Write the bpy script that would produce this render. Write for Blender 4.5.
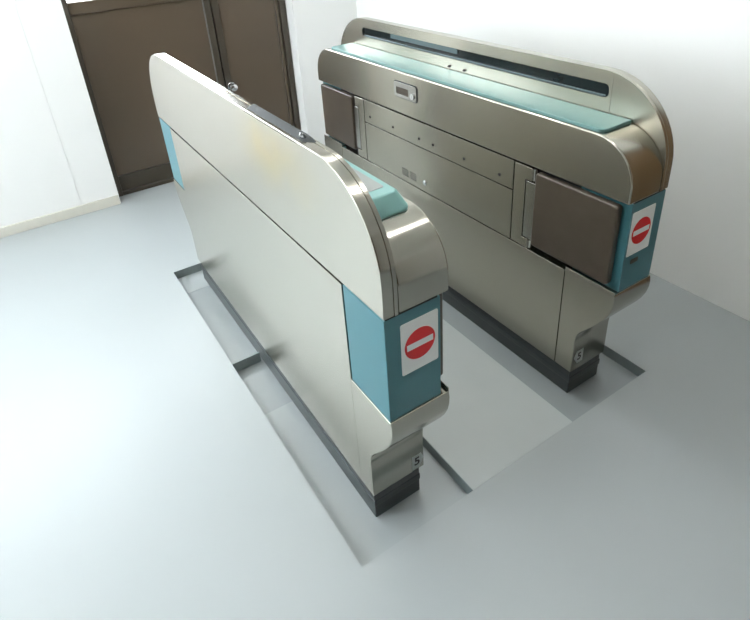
import bpy, bmesh, math
from mathutils import Matrix, Vector

# ------------------------------------------------------------------ clear
for o in list(bpy.data.objects):
    bpy.data.objects.remove(o, do_unlink=True)
scene = bpy.context.scene
COL = scene.collection

# ------------------------------------------------------------------ camera
cam_d = bpy.data.cameras.new('camera')
cam = bpy.data.objects.new('camera', cam_d)
COL.objects.link(cam)
cam_d.sensor_fit = 'HORIZONTAL'
cam_d.sensor_width = 36.0
cam_d.lens = 577.3 / 750 * 36
cam_d.shift_x = (375 - 370.2) / 750
cam_d.shift_y = (210.4 - 310) / 750
cam_d.clip_start = 0.02
M3 = ((0.8377899, 0.30125472, -0.45536105),
      (-0.54239893, 0.36367992, -0.75732445),
      (-0.06254189, 0.88146612, 0.4680876))
cam.matrix_world = Matrix.Translation((-0.4764, -0.7702, 1.4499)) @ Matrix(M3).to_4x4()
scene.camera = cam

# ------------------------------------------------------------------ world, exposure
vs = scene.view_settings
vs.view_transform = 'Standard'
vs.look = 'None'
vs.gamma = 1.0
vs.use_curve_mapping = False
vs.exposure = 0.98
world = bpy.data.worlds.new('overcast_sky')
scene.world = world
world.use_nodes = True
bg = world.node_tree.nodes['Background']
bg.inputs[0].default_value = (0.93, 0.97, 1.0, 1)
bg.inputs[1].default_value = 7.5
LAMP_STRENGTH = 12.5

# ------------------------------------------------------------------ materials
MATS = {}


def new_mat(name):
    m = bpy.data.materials.new(name)
    m.use_nodes = True
    nt = m.node_tree
    return m, nt, nt.nodes['Principled BSDF']


def noise(nt, scale, detail=3.0, vec_scale=None):
    tc = nt.nodes.new('ShaderNodeTexCoord')
    mp = nt.nodes.new('ShaderNodeMapping')
    if vec_scale:
        mp.inputs['Scale'].default_value = vec_scale
    n = nt.nodes.new('ShaderNodeTexNoise')
    n.inputs['Scale'].default_value = scale
    n.inputs['Detail'].default_value = detail
    nt.links.new(tc.outputs['Object'], mp.inputs['Vector'])
    nt.links.new(mp.outputs['Vector'], n.inputs['Vector'])
    return n


def plain(name, col, rough=0.5, metal=0.0, var=0.06, nscale=30.0, bump=0.0, coat=0.0, spec=0.5):
    m, nt, b = new_mat(name)
    n = noise(nt, nscale)
    ramp = nt.nodes.new('ShaderNodeMixRGB')
    ramp.inputs[1].default_value = tuple(c * (1 - var) for c in col) + (1,)
    ramp.inputs[2].default_value = tuple(min(1, c * (1 + var)) for c in col) + (1,)
    nt.links.new(n.outputs['Fac'], ramp.inputs[0])
    nt.links.new(ramp.outputs[0], b.inputs['Base Color'])
    b.inputs['Roughness'].default_value = rough
    b.inputs['Metallic'].default_value = metal
    b.inputs['Specular IOR Level'].default_value = spec
    b.inputs['Coat Weight'].default_value = coat
    b.inputs['Coat Roughness'].default_value = 0.08
    if bump:
        bp = nt.nodes.new('ShaderNodeBump')
        bp.inputs['Strength'].default_value = bump
        bp.inputs['Distance'].default_value = 0.002
        nt.links.new(n.outputs['Fac'], bp.inputs['Height'])
        nt.links.new(bp.outputs['Normal'], b.inputs['Normal'])
    MATS[name] = m
    return m


def steel(name, col, rough, stretch, spot=None, scuff=0.05, grain=None):
    m, nt, b = new_mat(name)
    L = nt.links
    b.inputs['Metallic'].default_value = 1.0
    fine = noise(nt, 1.0, 2.0, stretch)
    big = noise(nt, 6.0, 4.0)
    mix = nt.nodes.new('ShaderNodeMixRGB')
    mix.inputs[1].default_value = tuple(c * (1 - scuff) for c in col) + (1,)
    mix.inputs[2].default_value = tuple(min(1, c * (1 + scuff)) for c in col) + (1,)
    L.new(big.outputs['Fac'], mix.inputs[0])
    src = mix.outputs[0]
    if spot:
        (px, py, pz), radius, scol = spot
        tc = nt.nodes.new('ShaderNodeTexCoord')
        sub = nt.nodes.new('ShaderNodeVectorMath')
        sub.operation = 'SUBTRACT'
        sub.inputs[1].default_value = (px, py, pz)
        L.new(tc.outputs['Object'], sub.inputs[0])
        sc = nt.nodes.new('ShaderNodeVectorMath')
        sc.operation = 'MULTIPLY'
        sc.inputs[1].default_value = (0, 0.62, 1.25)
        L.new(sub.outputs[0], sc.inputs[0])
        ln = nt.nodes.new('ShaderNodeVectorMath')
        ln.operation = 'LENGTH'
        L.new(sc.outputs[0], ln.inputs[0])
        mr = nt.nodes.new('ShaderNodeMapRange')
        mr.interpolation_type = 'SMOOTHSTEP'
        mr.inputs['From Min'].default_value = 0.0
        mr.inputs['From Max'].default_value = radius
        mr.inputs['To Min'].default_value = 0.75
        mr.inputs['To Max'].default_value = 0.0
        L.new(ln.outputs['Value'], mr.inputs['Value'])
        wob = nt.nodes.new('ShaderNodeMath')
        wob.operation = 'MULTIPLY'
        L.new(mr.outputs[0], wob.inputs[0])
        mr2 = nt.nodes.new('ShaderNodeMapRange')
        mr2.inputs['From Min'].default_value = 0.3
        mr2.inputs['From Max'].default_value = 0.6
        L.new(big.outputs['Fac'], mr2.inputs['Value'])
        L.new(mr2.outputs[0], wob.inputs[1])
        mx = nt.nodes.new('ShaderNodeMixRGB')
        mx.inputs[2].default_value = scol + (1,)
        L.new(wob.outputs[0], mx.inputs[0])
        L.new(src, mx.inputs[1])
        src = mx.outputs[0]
    L.new(src, b.inputs['Base Color'])
    mr = nt.nodes.new('ShaderNodeMapRange')
    mr.inputs['To Min'].default_value = rough
    mr.inputs['To Max'].default_value = rough
    L.new(fine.outputs['Fac'], mr.inputs['Value'])
    L.new(mr.outputs[0], b.inputs['Roughness'])
    if grain:
        b.inputs['Anisotropic'].default_value = 0.75
        cx = nt.nodes.new('ShaderNodeCombineXYZ')
        for i in range(3):
            cx.inputs[i].default_value = grain[i]
        L.new(cx.outputs[0], b.inputs['Tangent'])
    MATS[name] = m
    return m


def glass_pane(name):
    m, nt, b = new_mat(name)
    out = nt.nodes['Material Output']
    tr = nt.nodes.new('ShaderNodeBsdfTransparent')
    tr.inputs[0].default_value = (0.95, 0.97, 0.98, 1)
    gl = nt.nodes.new('ShaderNodeBsdfGlossy')
    gl.inputs['Roughness'].default_value = 0.02
    mx = nt.nodes.new('ShaderNodeMixShader')
    mx.inputs[0].default_value = 0.08
    nt.links.new(tr.outputs[0], mx.inputs[1])
    nt.links.new(gl.outputs[0], mx.inputs[2])
    nt.links.new(mx.outputs[0], out.inputs['Surface'])
    MATS[name] = m


def emitter(name, col, s):
    m, nt, b = new_mat(name)
    b.inputs['Base Color'].default_value = (0.9, 0.9, 0.9, 1)
    b.inputs['Emission Color'].default_value = col + (1,)
    b.inputs['Emission Strength'].default_value = s
    MATS[name] = m


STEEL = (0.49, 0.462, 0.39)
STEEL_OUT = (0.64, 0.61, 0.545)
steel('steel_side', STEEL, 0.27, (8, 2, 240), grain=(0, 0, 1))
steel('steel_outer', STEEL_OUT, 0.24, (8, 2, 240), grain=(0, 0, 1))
steel('steel_spotted', STEEL_OUT, 0.27, (8, 2, 240), ((0, -0.38, 0.965), 0.18, (0.74, 0.60, 0.30)), grain=(0, 0, 1))  # soft yellowish spot blended into the steel colour
steel('steel_cover', (0.40, 0.385, 0.335), 0.19, (240, 2, 8), grain=(1, 0, 0))  # shade on the end faces put into this darker colour, tops share it
steel('steel_plain', (0.60, 0.59, 0.56), 0.22, (200, 200, 200))
steel('chrome', (0.75, 0.76, 0.77), 0.08, (50, 50, 50))
plain('teal_paint', (0.068, 0.205, 0.24), 0.33, var=0.04)
plain('teal_plastic', (0.26, 0.50, 0.48), 0.35, var=0.03)
plain('teal_glass', (0.14, 0.275, 0.265), 0.24, var=0.05, spec=0.5)
plain('screen_grey', (0.36, 0.38, 0.37), 0.3, coat=0.5)
plain('brown_flap', (0.085, 0.066, 0.050), 0.33, var=0.18, nscale=18, coat=0.15)
plain('base_dark', (0.042, 0.050, 0.053), 0.34, var=0.2, nscale=12)
plain('gap_black', (0.012, 0.012, 0.012), 0.7)
plain('slot_dark', (0.012, 0.018, 0.020), 0.15)
plain('sensor_grey', (0.10, 0.14, 0.15), 0.2)
plain('bumper_grey', (0.045, 0.05, 0.052), 0.55, spec=0.2)
plain('lens_black', (0.03, 0.035, 0.035), 0.1, coat=0.6)
plain('sign_white', (0.90, 0.92, 0.91), 0.45, var=0.02)
plain('sign_red', (0.75, 0.010, 0.014), 0.42, var=0.03)
plain('tag_pale', (0.42, 0.47, 0.46), 0.5)
plain('ink_black', (0.02, 0.02, 0.022), 0.6)
plain('wall_white', (0.80, 0.80, 0.785), 0.6, var=0.012, nscale=3)
plain('baseboard_cream', (0.62, 0.60, 0.53), 0.5, var=0.03)
plain('rear_panelling', (0.13, 0.095, 0.06), 0.5, var=0.15, nscale=2)
plain('ceiling_white', (0.80, 0.80, 0.78), 0.8, var=0.02, nscale=20)
plain('floor_paint', (0.35, 0.378, 0.383), 0.36, var=0.03, nscale=2.2, bump=0.05)
plain('floor_island', (0.415, 0.447, 0.449), 0.30, var=0.06, nscale=5, bump=0.12)
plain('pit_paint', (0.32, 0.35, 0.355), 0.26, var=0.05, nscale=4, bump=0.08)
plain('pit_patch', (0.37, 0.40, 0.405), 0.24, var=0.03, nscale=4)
plain('pit_edge', (0.24, 0.285, 0.285), 0.45, var=0.12, nscale=20)
plain('door_brown', (0.092, 0.067, 0.045), 0.30, var=0.10, nscale=3, coat=0.1)
plain('door_wood', (0.21, 0.125, 0.06), 0.4, var=0.2, nscale=6)
plain('door_frame', (0.050, 0.040, 0.028), 0.35, var=0.06, nscale=8)
plain('alu_white', (0.72, 0.73, 0.73), 0.4)
glass_pane('window_glass')
emitter('tube_light', (1.0, 0.985, 0.95), LAMP_STRENGTH)

# ------------------------------------------------------------------ mesh helpers


def link(name, bm, mat, parent=None, bevel=0.0, seg=2, smooth=True):
    bmesh.ops.remove_doubles(bm, verts=bm.verts, dist=1e-6)
    bmesh.ops.recalc_face_normals(bm, faces=bm.faces)
    me = bpy.data.meshes.new(name)
    bm.to_mesh(me)
    bm.free()
    me.materials.append(MATS[mat])
    o = bpy.data.objects.new(name, me)
    COL.objects.link(o)
    if parent:
        o.parent = parent
    if mat in ('steel_side', 'steel_spotted', 'steel_cover'):
        # brushed grain: side faces carry the side grain, ends and tops the cover grain with shade in its colour
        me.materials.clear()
        me.materials.append(MATS['steel_spotted' if mat == 'steel_spotted' else 'steel_side'])
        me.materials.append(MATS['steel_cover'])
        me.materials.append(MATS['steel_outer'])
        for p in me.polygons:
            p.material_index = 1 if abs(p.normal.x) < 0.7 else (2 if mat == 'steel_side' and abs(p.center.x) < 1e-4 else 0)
    if smooth:
        for p in me.polygons:
            p.use_smooth = True
        try:
            me.set_sharp_from_angle(angle=math.radians(28))
        except Exception:
            pass
    if bevel:
        md = o.modifiers.new('bevel', 'BEVEL')
        md.width = bevel
        md.segments = seg
        md.limit_method = 'ANGLE'
        md.angle_limit = math.radians(40)
        md.harden_normals = False
        wn = o.modifiers.new('wn', 'WEIGHTED_NORMAL')
        wn.keep_sharp = False
    return o


def add_box(bm, a, b):
    x0, y0, z0 = a
    x1, y1, z1 = b
    v = [bm.verts.new(p) for p in ((x0, y0, z0), (x1, y0, z0), (x1, y1, z0), (x0, y1, z0),
                                   (x0, y0, z1), (x1, y0, z1), (x1, y1, z1), (x0, y1, z1))]
    for f in ((0, 3, 2, 1), (4, 5, 6, 7), (0, 1, 5, 4), (1, 2, 6, 5), (2, 3, 7, 6), (3, 0, 4, 7)):
        bm.faces.new([v[i] for i in f])


def add_prism(bm, pts, f, d0, d1):
    """pts: 2d outline, f(a, b, d) -> 3d point; extruded from d0 to d1"""
    A = [bm.verts.new(f(a, b, d0)) for a, b in pts]
    B = [bm.verts.new(f(a, b, d1)) for a, b in pts]
    bm.faces.new(A)
    bm.faces.new(B)
    n = len(pts)
    for i in range(n):
        j = (i + 1) % n
        bm.faces.new((A[i], A[j], B[j], B[i]))


def add_prism_hole(bm, outer, hole, f, d0, d1):
    rings = []
    for d in (d0, d1):
        vo = [bm.verts.new(f(a, b, d)) for a, b in outer]
        vh = [bm.verts.new(f(a, b, d)) for a, b in hole]
        eds = []
        for ring in (vo, vh):
            for i in range(len(ring)):
                eds.append(bm.edges.new((ring[i], ring[(i + 1) % len(ring)])))
        bmesh.ops.triangle_fill(bm, use_beauty=True, use_dissolve=False, edges=eds)
        rings.append((vo, vh))
    for k in (0, 1):
        A, B = rings[0][k], rings[1][k]
        n = len(A)
        for i in range(n):
            j = (i + 1) % n
            bm.faces.new((A[i], A[j], B[j], B[i]))


def circle(cx, cy, r, n=24, ry=None):
    ry = ry or r
    return [(cx + r * math.cos(2 * math.pi * i / n), cy + ry * math.sin(2 * math.pi * i / n)) for i in range(n)]


def rrect(x0, y0, x1, y1, r, n=5):
    out = []
    for cx, cy, a0 in ((x1 - r, y1 - r, 0), (x0 + r, y1 - r, 90), (x0 + r, y0 + r, 180), (x1 - r, y0 + r, 270)):
        for i in range(n + 1):
            a = math.radians(a0 + 90 * i / n)
            out.append((cx + r * math.cos(a), cy + r * math.sin(a)))
    return out


def dressed(o, label=None, cat=None, group=None, kind=None):
    if label:
        o['label'] = label
    if cat:
        o['category'] = cat
    if group:
        o['group'] = group
    if kind:
        o['kind'] = kind
    return o


def empty(name, loc):
    o = bpy.data.objects.new(name, None)
    o.location = loc
    o.empty_display_size = 0.1
    COL.objects.link(o)
    return o


def wbox(name, a, b, mat, parent=None, bevel=0.0, kind=None):
    bm = bmesh.new()
    add_box(bm, a, b)
    return dressed(link(name, bm, mat, parent, bevel), kind=kind)


# ------------------------------------------------------------------ the setting
YW, YD, XW = 2.589, 2.70, 1.549
XL, YR, ZC = -2.9, -3.3, 2.55
PIT = -0.042
PITS = ((-0.108, 0.256), (0.664, 1.0286))
PY0, PY1 = 0.004, 1.648

# floor: slab pieces round the two pits (one mesh), pits are children
bm = bmesh.new()
xs = [XL - 0.1, PITS[0][0], PITS[0][1], PITS[1][0], PITS[1][1], XW + 0.1]
ys = [YR - 0.1, PY0, PY1, YD + 0.12]
V = {}
for i, x in enumerate(xs):
    for j, y in enumerate(ys):
        V[i, j] = bm.verts.new((x, y, 0))
for i in range(5):
    for j in range(3):
        if j == 1 and i in (1, 2, 3):
            continue
        bm.faces.new((V[i, j], V[i + 1, j], V[i + 1, j + 1], V[i, j + 1]))
floor = dressed(link('floor', bm, 'floor_paint', smooth=False), kind='structure')
wbox('floor_island', (PITS[0][1] + 0.0015, PY0, -0.15), (PITS[1][0] - 0.0015, PY1, 0.0005), 'floor_island', floor, 0.0003)
for x0, x1 in PITS:
    bm = bmesh.new()
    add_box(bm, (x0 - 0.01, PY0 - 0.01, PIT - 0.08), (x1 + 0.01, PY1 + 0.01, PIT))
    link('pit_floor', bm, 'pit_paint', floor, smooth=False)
    bm = bmesh.new()
    t = 0.0015
    add_box(bm, (x0 - t, PY1, PIT), (x1 + t, PY1 + t, -0.0004))
    add_box(bm, (x0 - t, PY0 - t, PIT), (x1 + t, PY0, -0.0004))
    add_box(bm, (x0 - t, PY0 - t, PIT), (x0, PY1 + t, -0.0004))
    add_box(bm, (x1, PY0 - t, PIT), (x1 + t, PY1 + t, -0.0004))
    link('pit_edging', bm, 'pit_edge', floor, smooth=False)
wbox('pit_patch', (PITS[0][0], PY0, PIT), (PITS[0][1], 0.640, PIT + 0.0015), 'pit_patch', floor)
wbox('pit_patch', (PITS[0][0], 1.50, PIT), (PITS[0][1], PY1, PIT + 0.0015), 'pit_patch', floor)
wbox('pit_divider', (PITS[0][0], 0.893, PIT), (-0.001, 0.899, 0.0), 'pit_edge', floor)

# back wall, with door opening and window
bm = bmesh.new()
WT = 0.26
WIN = (-1.75, -0.345, 1.14, 2.15)
DO = (-0.147, 1.098, 2.12)
add_box(bm, (XL - 0.1, YW, -0.05), (WIN[0], YW + WT, ZC))
add_box(bm, (WIN[0], YW, -0.05), (WIN[1], YW + WT, WIN[2]))
add_box(bm, (WIN[0], YW, WIN[3]), (WIN[1], YW + WT, ZC))
add_box(bm, (WIN[1], YW, -0.05), (DO[0], YW + WT, ZC))
add_box(bm, (DO[0], YW, DO[2]), (DO[1], YW + WT, ZC))
add_box(bm, (DO[1], YW, -0.05), (XW + 0.1, YW + WT, ZC))
wall_back = dressed(link('wall_back', bm, 'wall_white', smooth=False), kind='structure')
wbox('wall_board', (WIN[0], YW - 0.002, 0.057), (WIN[1] - 0.001, YW, WIN[2]), 'wall_white', wall_back, 0.001)
# right wall
bm = bmesh.new()
add_box(bm, (XW, YR - 0.1, -0.05), (XW + 0.12, YW, ZC))
dressed(link('wall_right', bm, 'wall_white', smooth=False), kind='structure')
# left wall with two windows
bm = bmesh.new()
LW = ((0.6, 2.4, 0.75, 2.25),)
add_box(bm, (XL - 0.15, YR - 0.1, -0.05), (XL, YW, 0.75))
add_box(bm, (XL - 0.15, YR - 0.1, 2.25), (XL, YW, ZC))
yy = [YR - 0.1, LW[0][0], LW[0][1], YW]
for k in (0, 2):
    add_box(bm, (XL - 0.15, yy[k], 0.75), (XL, yy[k + 1], 2.25))
dressed(link('wall_left', bm, 'wall_white', smooth=False), kind='structure')
wbox('wall_rear', (XL - 0.1, YR - 0.1, -0.05), (XW + 0.1, YR, ZC), 'rear_panelling', kind='structure')
wbox('ceiling', (XL - 0.1, YR - 0.1, ZC), (XW + 0.1, YW + WT, ZC + 0.1), 'ceiling_white', kind='structure')
wbox('baseboard_back', (XL, YW - 0.012, 0), (DO[0] - 0.004, YW, 0.057), 'baseboard_cream', bevel=0.003, kind='structure')


def window(name, axis, a0, a1, z0, z1, d, mull):
    root = dressed(empty(name, (0, 0, 0)), kind='structure')

    def B(p0, p1, q0, q1, n, mat, dd=(0, 0.06)):
        if axis == 'y':   # window in the back wall, spans x
            return wbox(n, (p0, d + dd[0], q0), (p1, d + dd[1], q1), mat, root)
        return wbox(n, (d + dd[0], p0, q0), (d + dd[1], p1, q1), mat, root)
    f = 0.04
    B(a0, a1, z0, z0 + f, 'window_frame', 'alu_white')
    B(a0, a1, z1 - f, z1, 'window_frame', 'alu_white')
    B(a0, a0 + f, z0 + f, z1 - f, 'window_frame', 'alu_white')
    B(a1 - f, a1, z0 + f, z1 - f, 'window_frame', 'alu_white')
    m = (a0 + a1) / 2
    B(m - f / 2, m + f / 2, z0 + f, z1 - f, 'mullion', 'alu_white')
    B(a0 + f, m - f / 2, z0 + f, z1 - f, 'pane', 'window_glass', (0.025, 0.03))
    B(m + f / 2, a1 - f, z0 + f, z1 - f, 'pane', 'window_glass', (0.025, 0.03))
    return root


window('window_1', 'y', WIN[0], WIN[1], WIN[2], WIN[3], YW + 0.06, True)
window('window_2', 'x', LW[0][0], LW[0][1], 0.75, 2.25, XL - 0.1, True)

# brown doors: half-glazed fixed leaf and solid leaf with knob
frame = dressed(empty('door_1', (0, YD, 0)), kind='structure')


def fbox(n, x0, x1, z0, z1, dy0, dy1, mat='door_frame', parent=None, bevel=0.003):
    return wbox(n, (x0, dy0, z0), (x1, dy1, z1), mat, parent or frame, bevel)


DL, DR = DO[0] + 0.004, DO[1] - 0.004
fbox('door_frame', DL, DL + 0.030, 0, DO[2] - 0.002, -0.02, 0.07)
fbox('door_frame', DL, DR, DO[2] - 0.05, DO[2] - 0.002, -0.02, 0.07)
fbox('threshold', DL + 0.030, DR - 0.04, 0, 0.022, -0.015, 0.06)
fbox('bottom_rail', DL + 0.032, 0.588, 0.024, 0.118, 0, 0.045, 'door_frame')
fbox('lower_panel', DL + 0.032, 0.588, 0.119, 1.036, 0.012, 0.04, 'door_brown')
fbox('middle_rail', DL + 0.032, 0.588, 1.037, 1.098, 0, 0.045, 'door_brown')
fbox('top_rail', DL + 0.032, 0.588, 1.99, DO[2] - 0.052, 0, 0.045, 'door_brown')
fbox('pane', DL + 0.032, 0.588, 1.099, 1.989, 0.02, 0.026, 'window_glass', bevel=0)
fbox('stile', 0.590, 0.626, 0.022, DO[2] - 0.052, -0.01, 0.05)
fbox('rebate', 0.610, 0.650, 0.022, DO[2] - 0.052, 0.041, 0.056)
fbox('rebate', 1.035, 1.08, 0.022, DO[2] - 0.052, 0.041, 0.056)
leaf = dressed(empty('door_2', (0, YD, 0)), kind='structure')
fbox('stile', 0.634, 0.676, 0.024, DO[2] - 0.054, -0.004, 0.04, 'door_frame', leaf)
fbox('leaf_panel', 0.678, 1.030, 0.024, DO[2] - 0.054, 0.006, 0.035, 'door_brown', leaf)
fbox('edge_strip', 1.032, 1.050, 0.024, DO[2] - 0.054, -0.004, 0.04, 'door_brown', leaf)
fbox('door_frame', 1.054, DR, 0, DO[2] - 0.052, -0.02, 0.06, 'door_frame')
# knob: rose, neck and ball turned about the y axis
prof = [(0.0, 0.026), (-0.006, 0.026), (-0.008, 0.010), (-0.028, 0.010), (-0.032, 0.020),
        (-0.042, 0.025), (-0.052, 0.021), (-0.057, 0.010), (-0.058, 0.0005)]
bm = bmesh.new()
N = 20
rings = [[bm.verts.new((0.668 + r * math.cos(2 * math.pi * i / N), y - 0.004, 0.505 + r * math.sin(2 * math.pi * i / N)))
          for i in range(N)] for y, r in prof]
for a, b in zip(rings, rings[1:]):
    for i in range(N):
        bm.faces.new((a[i], a[(i + 1) % N], b[(i + 1) % N], b[i]))
bm.faces.new(rings[0])
bm.faces.new(rings[-1])
link('door_knob', bm, 'chrome', leaf)

# plain brown door in the right wall, out of view, mirrored in the gates' ends
side_door = dressed(empty('door_3', (XW, -0.72, 0)), kind='structure')
for n, y0, y1, z0, z1, x0, m in (('door_frame', -0.48, -0.43, 0, 2.08, -0.03, 'door_frame'),
                                 ('door_frame', 0.43, 0.48, 0, 2.08, -0.03, 'door_frame'),
                                 ('door_frame', -0.43, 0.43, 2.03, 2.08, -0.03, 'door_frame'),
                                 ('leaf_panel', -0.428, 0.428, 0.01, 2.028, -0.02, 'door_wood')):
    wbox(n, (x0, y0, z0), (-0.001, y1, z1), m, side_door, 0.002)
wbox('door_handle', (-0.07, -0.38, 0.98), (-0.05, -0.27, 1.0), 'chrome', side_door, 0.003)
wbox('handle_rose', (-0.055, -0.385, 0.97), (-0.02, -0.36, 1.01), 'chrome', side_door, 0.003)

# ------------------------------------------------------------------ ticket gates
LY, ZT, ZCO, ZS, ZB, ZF = 1.69, 1.010, 0.885, 0.720, 0.433, 0.064
W, TW, BW = 0.167, 0.0357, 0.1455


def end_profile(z_top, r, z_low, n=14):
    """side outline (v, z) with a rounded corner of radius r at both ends"""
    pts = [(0, z_low)]
    for i in range(n + 1):
        a = math.radians(180 - 90 * i / n)
        pts.append((r + r * math.cos(a), z_top - r + r * math.sin(a)))
    far = [(LY - v, z) for v, z in pts]
    return pts + far[::-1]


def text_mesh(s, size):
    cu = bpy.data.curves.new('number', 'FONT')
    cu.body = s
    cu.size = size
    cu.align_x = 'CENTER'
    cu.align_y = 'CENTER'
    cu.extrude = 0.0003
    cu.offset = 0.0008
    ob = bpy.data.objects.new('number', cu)
    COL.objects.link(ob)
    dg = bpy.context.evaluated_depsgraph_get()
    me = bpy.data.meshes.new_from_object(ob.evaluated_get(dg))
    bpy.data.objects.remove(ob, do_unlink=True)
    return me


def ticket_gate(x0, s, label, raised_block):
    root = empty('ticket_gate', (x0, LY / 2, PIT))
    dressed(root, label, 'ticket gate', 'ticket gates either side of the passage')

    def P(u, v, z):
        return (s * u, v - LY / 2, z - PIT)

    def side(a, b, d):      # outline in (v, z), depth along u
        return P(d, a, b)

    def front(a, b, d):     # outline in (u, z), depth along v
        return P(a, d, b)

    def plan(a, b, d):      # outline in (u, v), depth along z
        return P(a, b, d)

    def box(name, u0, u1, v0, v1, z0, z1, mat, bevel=0.0, parent=None, seg=2):
        bm = bmesh.new()
        add_prism(bm, [(v0, z0), (v1, z0), (v1, z1), (v0, z1)], side, u0, u1)
        return link(name, bm, mat, parent or root, bevel, seg)

    def prism(name, pts, f, d0, d1, mat, bevel=0.0, parent=None, seg=2):
        bm = bmesh.new()
        add_prism(bm, pts, f, d0, d1)
        return link(name, bm, mat, parent or root, bevel, seg)

    # dark inner frame seen only through the joints
    bm = bmesh.new()
    add_prism(bm, [(0.15, 0.04), (LY - 0.15, 0.04), (LY - 0.15, 0.85), (0.15, 0.85)], side, 0.008, 0.140)
    add_prism(bm, [(0.004, 0.46), (LY - 0.004, 0.46), (LY - 0.004, 0.75), (0.004, 0.75)], side, 0.006, 0.138)
    link('inner_frame', bm, 'gap_black', root, smooth=False)

    # tall barrier panel: solid outer shell + inner sheet with the long slot
    tall = end_profile(ZT, 0.22, ZS)
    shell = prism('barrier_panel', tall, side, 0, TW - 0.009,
                  'steel_spotted' if raised_block else 'steel_side', 0.003, seg=3)
    bm = bmesh.new()
    slot = rrect(0.196, 0.934, 1.475, 0.973, 0.015)
    add_prism_hole(bm, tall, slot, side, TW - 0.009, TW)
    link('slotted_panel', bm, 'steel_cover', root)
    prism('slot_liner', rrect(0.190, 0.930, 1.480, 0.977, 0.015), side, TW - 0.0088, TW - 0.0080, 'slot_dark')
    box('sensor_window', TW - 0.0082, TW - 0.0045, 0.84, 1.26, 0.953, 0.9725, 'sensor_grey', 0.001)
    box('sensor_ledge', TW - 0.0082, TW - 0.003, 0.21, 1.46, 0.9345, 0.940, 'sensor_grey', 0.001)
    box('panel_seam', TW - 0.0004, TW + 0.0002, 0.1865, 0.1878, 0.886, 1.003, 'bumper_grey')
    for v in (0.875, 0.792):
        bm = bmesh.new()
        add_prism(bm, circle(v, 0.905, 0.0045, 12), side, TW, TW + 0.004)
        add_prism(bm, circle(v, 0.905, 0.0025, 12), side, TW + 0.004, TW + 0.008)
        link('pin', bm, 'gap_black', root)

    # counter cover
    cover = prism('counter_cover', end_profile(ZCO, 0.125, ZS), side, TW + 0.0018, W, 'steel_cover', 0.005, seg=3)
    # handle plate with finger opening and cylinder lock
    bm = bmesh.new()
    hole = rrect(0.953, 0.799, 1.030, 0.826, 0.003, 3)
    add_prism_hole(bm, rrect(0.903, 0.787, 1.047, 0.846, 0.010), hole, side, W, W + 0.004)
    hp = link('handle_plate', bm, 'steel_plain', root, 0.001)
    prism('plate_rim', rrect(0.900, 0.784, 1.050, 0.849, 0.012), side, W, W + 0.0008, 'bumper_grey', 0, hp)
    prism('finger_opening', rrect(0.950, 0.797, 1.033, 0.828, 0.003, 3), side, W + 0.0008, W + 0.0012, 'brown_flap', 0, hp)
    bm = bmesh.new()
    add_prism(bm, circle(0.926, 0.807, 0.0115), side, W + 0.004, W + 0.0085)
    add_prism(bm, rrect(0.9245, 0.801, 0.9275, 0.813, 0.001, 2), side, W + 0.0085, W + 0.0088)
    link('cylinder_lock', bm, 'chrome', hp, 0.001)

    # reader surface on the counter
    if raised_block:
        bm = bmesh.new()
        b0 = rrect(TW + 0.006, 0.098, 0.145, LY - 0.10, 0.016, 5)
        b1 = rrect(TW + 0.014, 0.118, 0.129, LY - 0.125, 0.012, 5)
        zz = ((b0, ZCO - 0.004), (b0, ZCO + 0.006), (b1, ZCO + 0.040))
        rs = [[bm.verts.new(P(u, v, z)) for u, v in ring] for ring, z in zz]
        for a, b in zip(rs, rs[1:]):
            for i in range(len(a)):
                bm.faces.new((a[i], a[(i + 1) % len(a)], b[(i + 1) % len(a)], b[i]))
        bm.faces.new(rs[0])
        bm.faces.new(rs[-1])
        rb = link('reader_block', bm, 'teal_plastic', root, 0.004, 3)
        prism('reader_screen', rrect(TW + 0.022, 0.148, 0.114, 0.60, 0.006), plan, ZCO + 0.040, ZCO + 0.0412, 'screen_grey', 0, rb)
    else:
        tb = [(TW + 0.003, 0.112)]
        r = 0.022
        for i in range(7):
            a = math.radians(-90 + 90 * i / 6)
            tb.append((0.157 - r + r * math.cos(a), 0.112 + r + r * math.sin(a)))
        for i in range(7):
            a = math.radians(90 * i / 6)
            tb.append((0.157 - r + r * math.cos(a), 1.565 - r + r * math.sin(a)))
        tb.append((TW + 0.003, 1.565))
        prism('glass_top', tb, plan, ZCO - 0.002, ZCO + 0.009, 'teal_glass', 0.003, seg=3)

    # teal end boxes, lower feet, flaps and hinges, both ends
    foot = [(0.000, ZB), (-0.003, 0.415), (-0.002, 0.395), (0.003, 0.372), (0.014, 0.346), (0.030, 0.320),
            (0.050, 0.293), (0.070, 0.268), (0.088, 0.247), (0.100, 0.230), (0.106, 0.213), (0.108, 0.190),
            (0.108, ZF), (0.1725, ZF), (0.1725, ZB)]
    for end in (0, 1):
        def E(v):
            return LY - v if end else v
        bx = box('end_box', 0.0015, BW, min(E(0.003), E(0.1655)), max(E(0.003), E(0.1655)), ZB + 0.002, ZS - 0.005, 'teal_paint', 0.002)
        prism('foot_casing', [(E(v), z) for v, z in foot], side, 0, W, 'steel_side', 0.002, seg=3)
        # turned-up lip of the foot casing on the passage side
        box('casing_lip', W - 0.003, W, min(E(0.0), E(0.172)), max(E(0.0), E(0.172)), ZB - 0.004, ZB + 0.010, 'steel_side', 0.001)
        # inner back of the flap recess, its shade put into the black colour
        box('recess_back', 0.128, 0.141, min(E(0.166), E(0.335)), max(E(0.166), E(0.335)), ZB, ZS - 0.003, 'gap_black')
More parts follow.
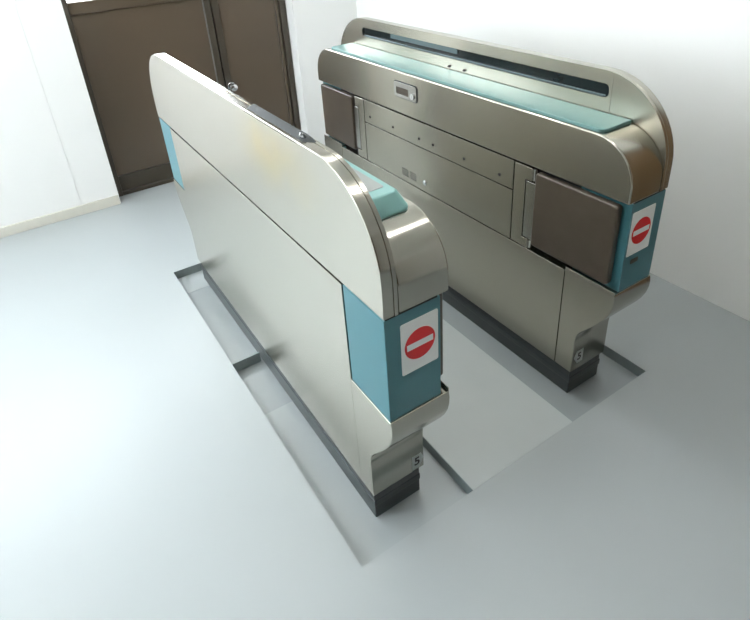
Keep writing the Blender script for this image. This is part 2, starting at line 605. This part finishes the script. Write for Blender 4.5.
        fl = prism('flap', rrect(min(E(0.026), E(0.312)), 0.456, max(E(0.026), E(0.312)), 0.708, 0.010),
                   side, 0.149, 0.173, 'brown_flap', 0.006, seg=3)
        box('hinge_arm', 0.150, 0.166, min(E(0.314), E(0.352)), max(E(0.314), E(0.352)), 0.470, 0.667, 'steel_plain', 0.002, fl)
        hin = [(0.4015, ZB + 0.002), (0.4015, ZS - 0.006), (0.330, ZS - 0.006), (0.330, 0.672), (0.356, 0.672),
               (0.356, 0.466), (0.330, 0.466), (0.330, ZB + 0.002)]
        hg = prism('hinge_plate', [(E(v), z) for v, z in hin], side, 0.141, W, 'steel_side', 0.0015)
        for z0, z1 in ((ZB + 0.003, 0.464), (0.674, ZS - 0.007)):
            prism('hinge_barrel', circle(0.155, E(0.330), 0.012, 16), plan, z0, z1, 'steel_plain', 0, hg)
        # no-entry sign on the end box
        d = 0.003 if not end else LY - 0.003
        k = -1 if not end else 1
        sg = prism('no_entry_sign', rrect(0.0395, 0.549, 0.1375, 0.687, 0.004, 3), front, d, d + k * 0.0010, 'sign_white', 0)
        prism('red_disc', circle(0.0885, 0.6185, 0.0405, 40), front, d + k * 0.0010, d + k * 0.0014, 'sign_red', 0, sg)
        prism('white_bar', rrect(0.0540, 0.6105, 0.1230, 0.6265, 0.0005, 2), front, d + k * 0.0014, d + k * 0.0018, 'sign_white', 0, sg)
        if not raised_block:
            prism('small_plate', rrect(0.080, 0.517, 0.112, 0.531, 0.002, 2), front, d, d + k * 0.0012, 'brown_flap', 0)

    # outer side panel and lower middle casing
    box('outer_panel', 0, 0.012, 0.1690, LY - 0.1690, ZF, ZS - 0.006, 'steel_side', 0.0006)
    box('lower_casing', 0.012, W, 0.1750, LY - 0.1750, ZF, ZB - 0.003, 'steel_side', 0.0008)
    # service door and screw strip facing the passage
    a, b = 0.4060, LY - 0.4060
    dr = box('service_door', 0.141, W, a, b, ZB + 0.002, 0.6125, 'steel_side', 0.0006)
    st = box('screw_strip', 0.141, W, a, b, 0.6170, ZS - 0.005, 'steel_side', 0.0006)
    for v in (1.242, 1.071, 0.897, 0.812, 0.639, 0.465):
        prism('screw', circle(v, 0.648, 0.0055, 14), side, W, W + 0.0012, 'gap_black', 0, st)
    bm = bmesh.new()
    for g in range(2):
        for r in range(4):
            for c in range(3):
                v = 0.974 - g * 0.054 + c * 0.0145 + (0.004 if r % 2 else 0)
                z = 0.459 + r * 0.0086
                add_prism(bm, [(v, z), (v + 0.011, z), (v + 0.011, z + 0.0048), (v, z + 0.0048)], side, W - 0.001, W + 0.0004)
    dressed(link('vent_slots', bm, 'gap_black', dr, smooth=False), kind='stuff')
    bm = bmesh.new()
    add_prism(bm, circle(0.865, 0.474, 0.011), side, W, W + 0.003)
    add_prism(bm, circle(0.865, 0.474, 0.007), side, W + 0.003, W + 0.005)
    lk = link('door_lock', bm, 'chrome', dr, 0.0008)
    # dark base
    base = box('base', 0.006, W - 0.010, 0.116, LY - 0.116, PIT, ZF - 0.012, 'base_dark', 0.003)
    box('base_cap', 0.004, W - 0.009, 0.114, LY - 0.114, 0.008, 0.030, 'base_dark', 0.002)
    box('base_neck', 0.012, W - 0.016, 0.122, LY - 0.122, ZF - 0.012, ZF, 'gap_black')
    # number tag on the near foot
    tip = [(0.128, 0.070), (0.128, 0.122), (0.158, 0.122), (0.165, 0.102), (0.150, 0.070)]
    if not raised_block:
        tip = [(0.114, 0.090), (0.114, 0.142), (0.146, 0.142), (0.158, 0.118), (0.140, 0.090)]
    tg = prism('number_tag', tip, front, 0.108, 0.1072, 'tag_pale')
    cu = sum(p[0] for p in tip) / 5 - 0.002
    cz = sum(p[1] for p in tip) / 5
    me = text_mesh('5', 0.040)
    me.transform(Matrix.Translation(P(cu, 0.1068, cz)) @ Matrix.Rotation(math.radians(90), 4, 'X'))
    me.materials.clear()
    me.materials.append(MATS['ink_black'])
    nb = bpy.data.objects.new('number', me)
    COL.objects.link(nb)
    nb.parent = tg
    # bumper bar with lens along the top edge of the barrier
    if raised_block:
        bm = bmesh.new()
        secs = []
        for v, h, w0 in ((0.276, 0.0005, 0.020), (0.292, 0.005, 0.004), (0.312, 0.007, -0.0006), (0.610, 0.007, -0.0006), (0.625, 0.001, 0.002)):
            secs.append([bm.verts.new(P(u, v, z)) for u, z in
                         ((w0, ZT - 0.006), (w0, ZT - 0.004), (TW - 0.010, ZT + h), (TW - 0.004, ZT + h), (TW - 0.004, ZT - 0.002))])
        for a_, b_ in zip(secs, secs[1:]):
            for i in range(5):
                bm.faces.new((a_[i], a_[(i + 1) % 5], b_[(i + 1) % 5], b_[i]))
        bm.faces.new(secs[0])
        bm.faces.new(secs[-1])
        bar = link('indicator_bar', bm, 'bumper_grey', root, 0.0012)
        bm = bmesh.new()
        bmesh.ops.create_uvsphere(bm, u_segments=14, v_segments=8, radius=0.009)
        bmesh.ops.transform(bm, matrix=Matrix.Translation(P(0.020, 0.318, ZT + 0.005)) @ Matrix.Diagonal((0.8, 1.6, 0.8, 1)), verts=bm.verts)
        link('lens', bm, 'lens_black', bar)
    return root


ticket_gate(0.0, 1, 'stainless steel ticket gate with raised teal reader block and grey indicator bar on top', True)
ticket_gate(0.9324, -1, 'stainless steel ticket gate with flat teal glass top and brown flaps beside white wall', False)

# ------------------------------------------------------------------ ceiling lamps


def ceiling_lamp(x, y, label, tubes=(-1, 1)):
    root = dressed(empty('ceiling_lamp', (x, y, ZC)), label, 'lamp', 'ceiling lamps')
    bm = bmesh.new()
    w, l = 0.16, 0.62
    add_prism(bm, [(-w, 0), (-w * 0.6, -0.05), (w * 0.6, -0.05), (w, 0)], lambda a, b, d: (d, a, b), -l, l)
    link('housing', bm, 'alu_white', root, 0.003)
    for k in tubes:
        bm = bmesh.new()
        add_prism(bm, circle(k * 0.06, -0.073, 0.016, 16), lambda a, b, d: (d, a, b), -l + 0.02, l - 0.02)
        link('tube', bm, 'tube_light', root)
        for e in (-1, 1):
            bm = bmesh.new()
            add_box(bm, (e * (l - 0.02), k * 0.06 - 0.02, -0.095), (e * (l + 0.005), k * 0.06 + 0.02, -0.045))
            link('tube_holder', bm, 'alu_white', root)


LAMPS = ((-1.9, 1.8, 'twin tube ceiling lamp near the back left window'),
         (0.45, 1.6, 'twin tube ceiling lamp in front of the brown door'),
         (-1.9, 0.8, 'twin tube ceiling lamp over the open floor'),
         (0.55, -0.15, 'twin tube ceiling lamp over the ticket gates'))
for lamp in LAMPS:
    ceiling_lamp(*lamp)
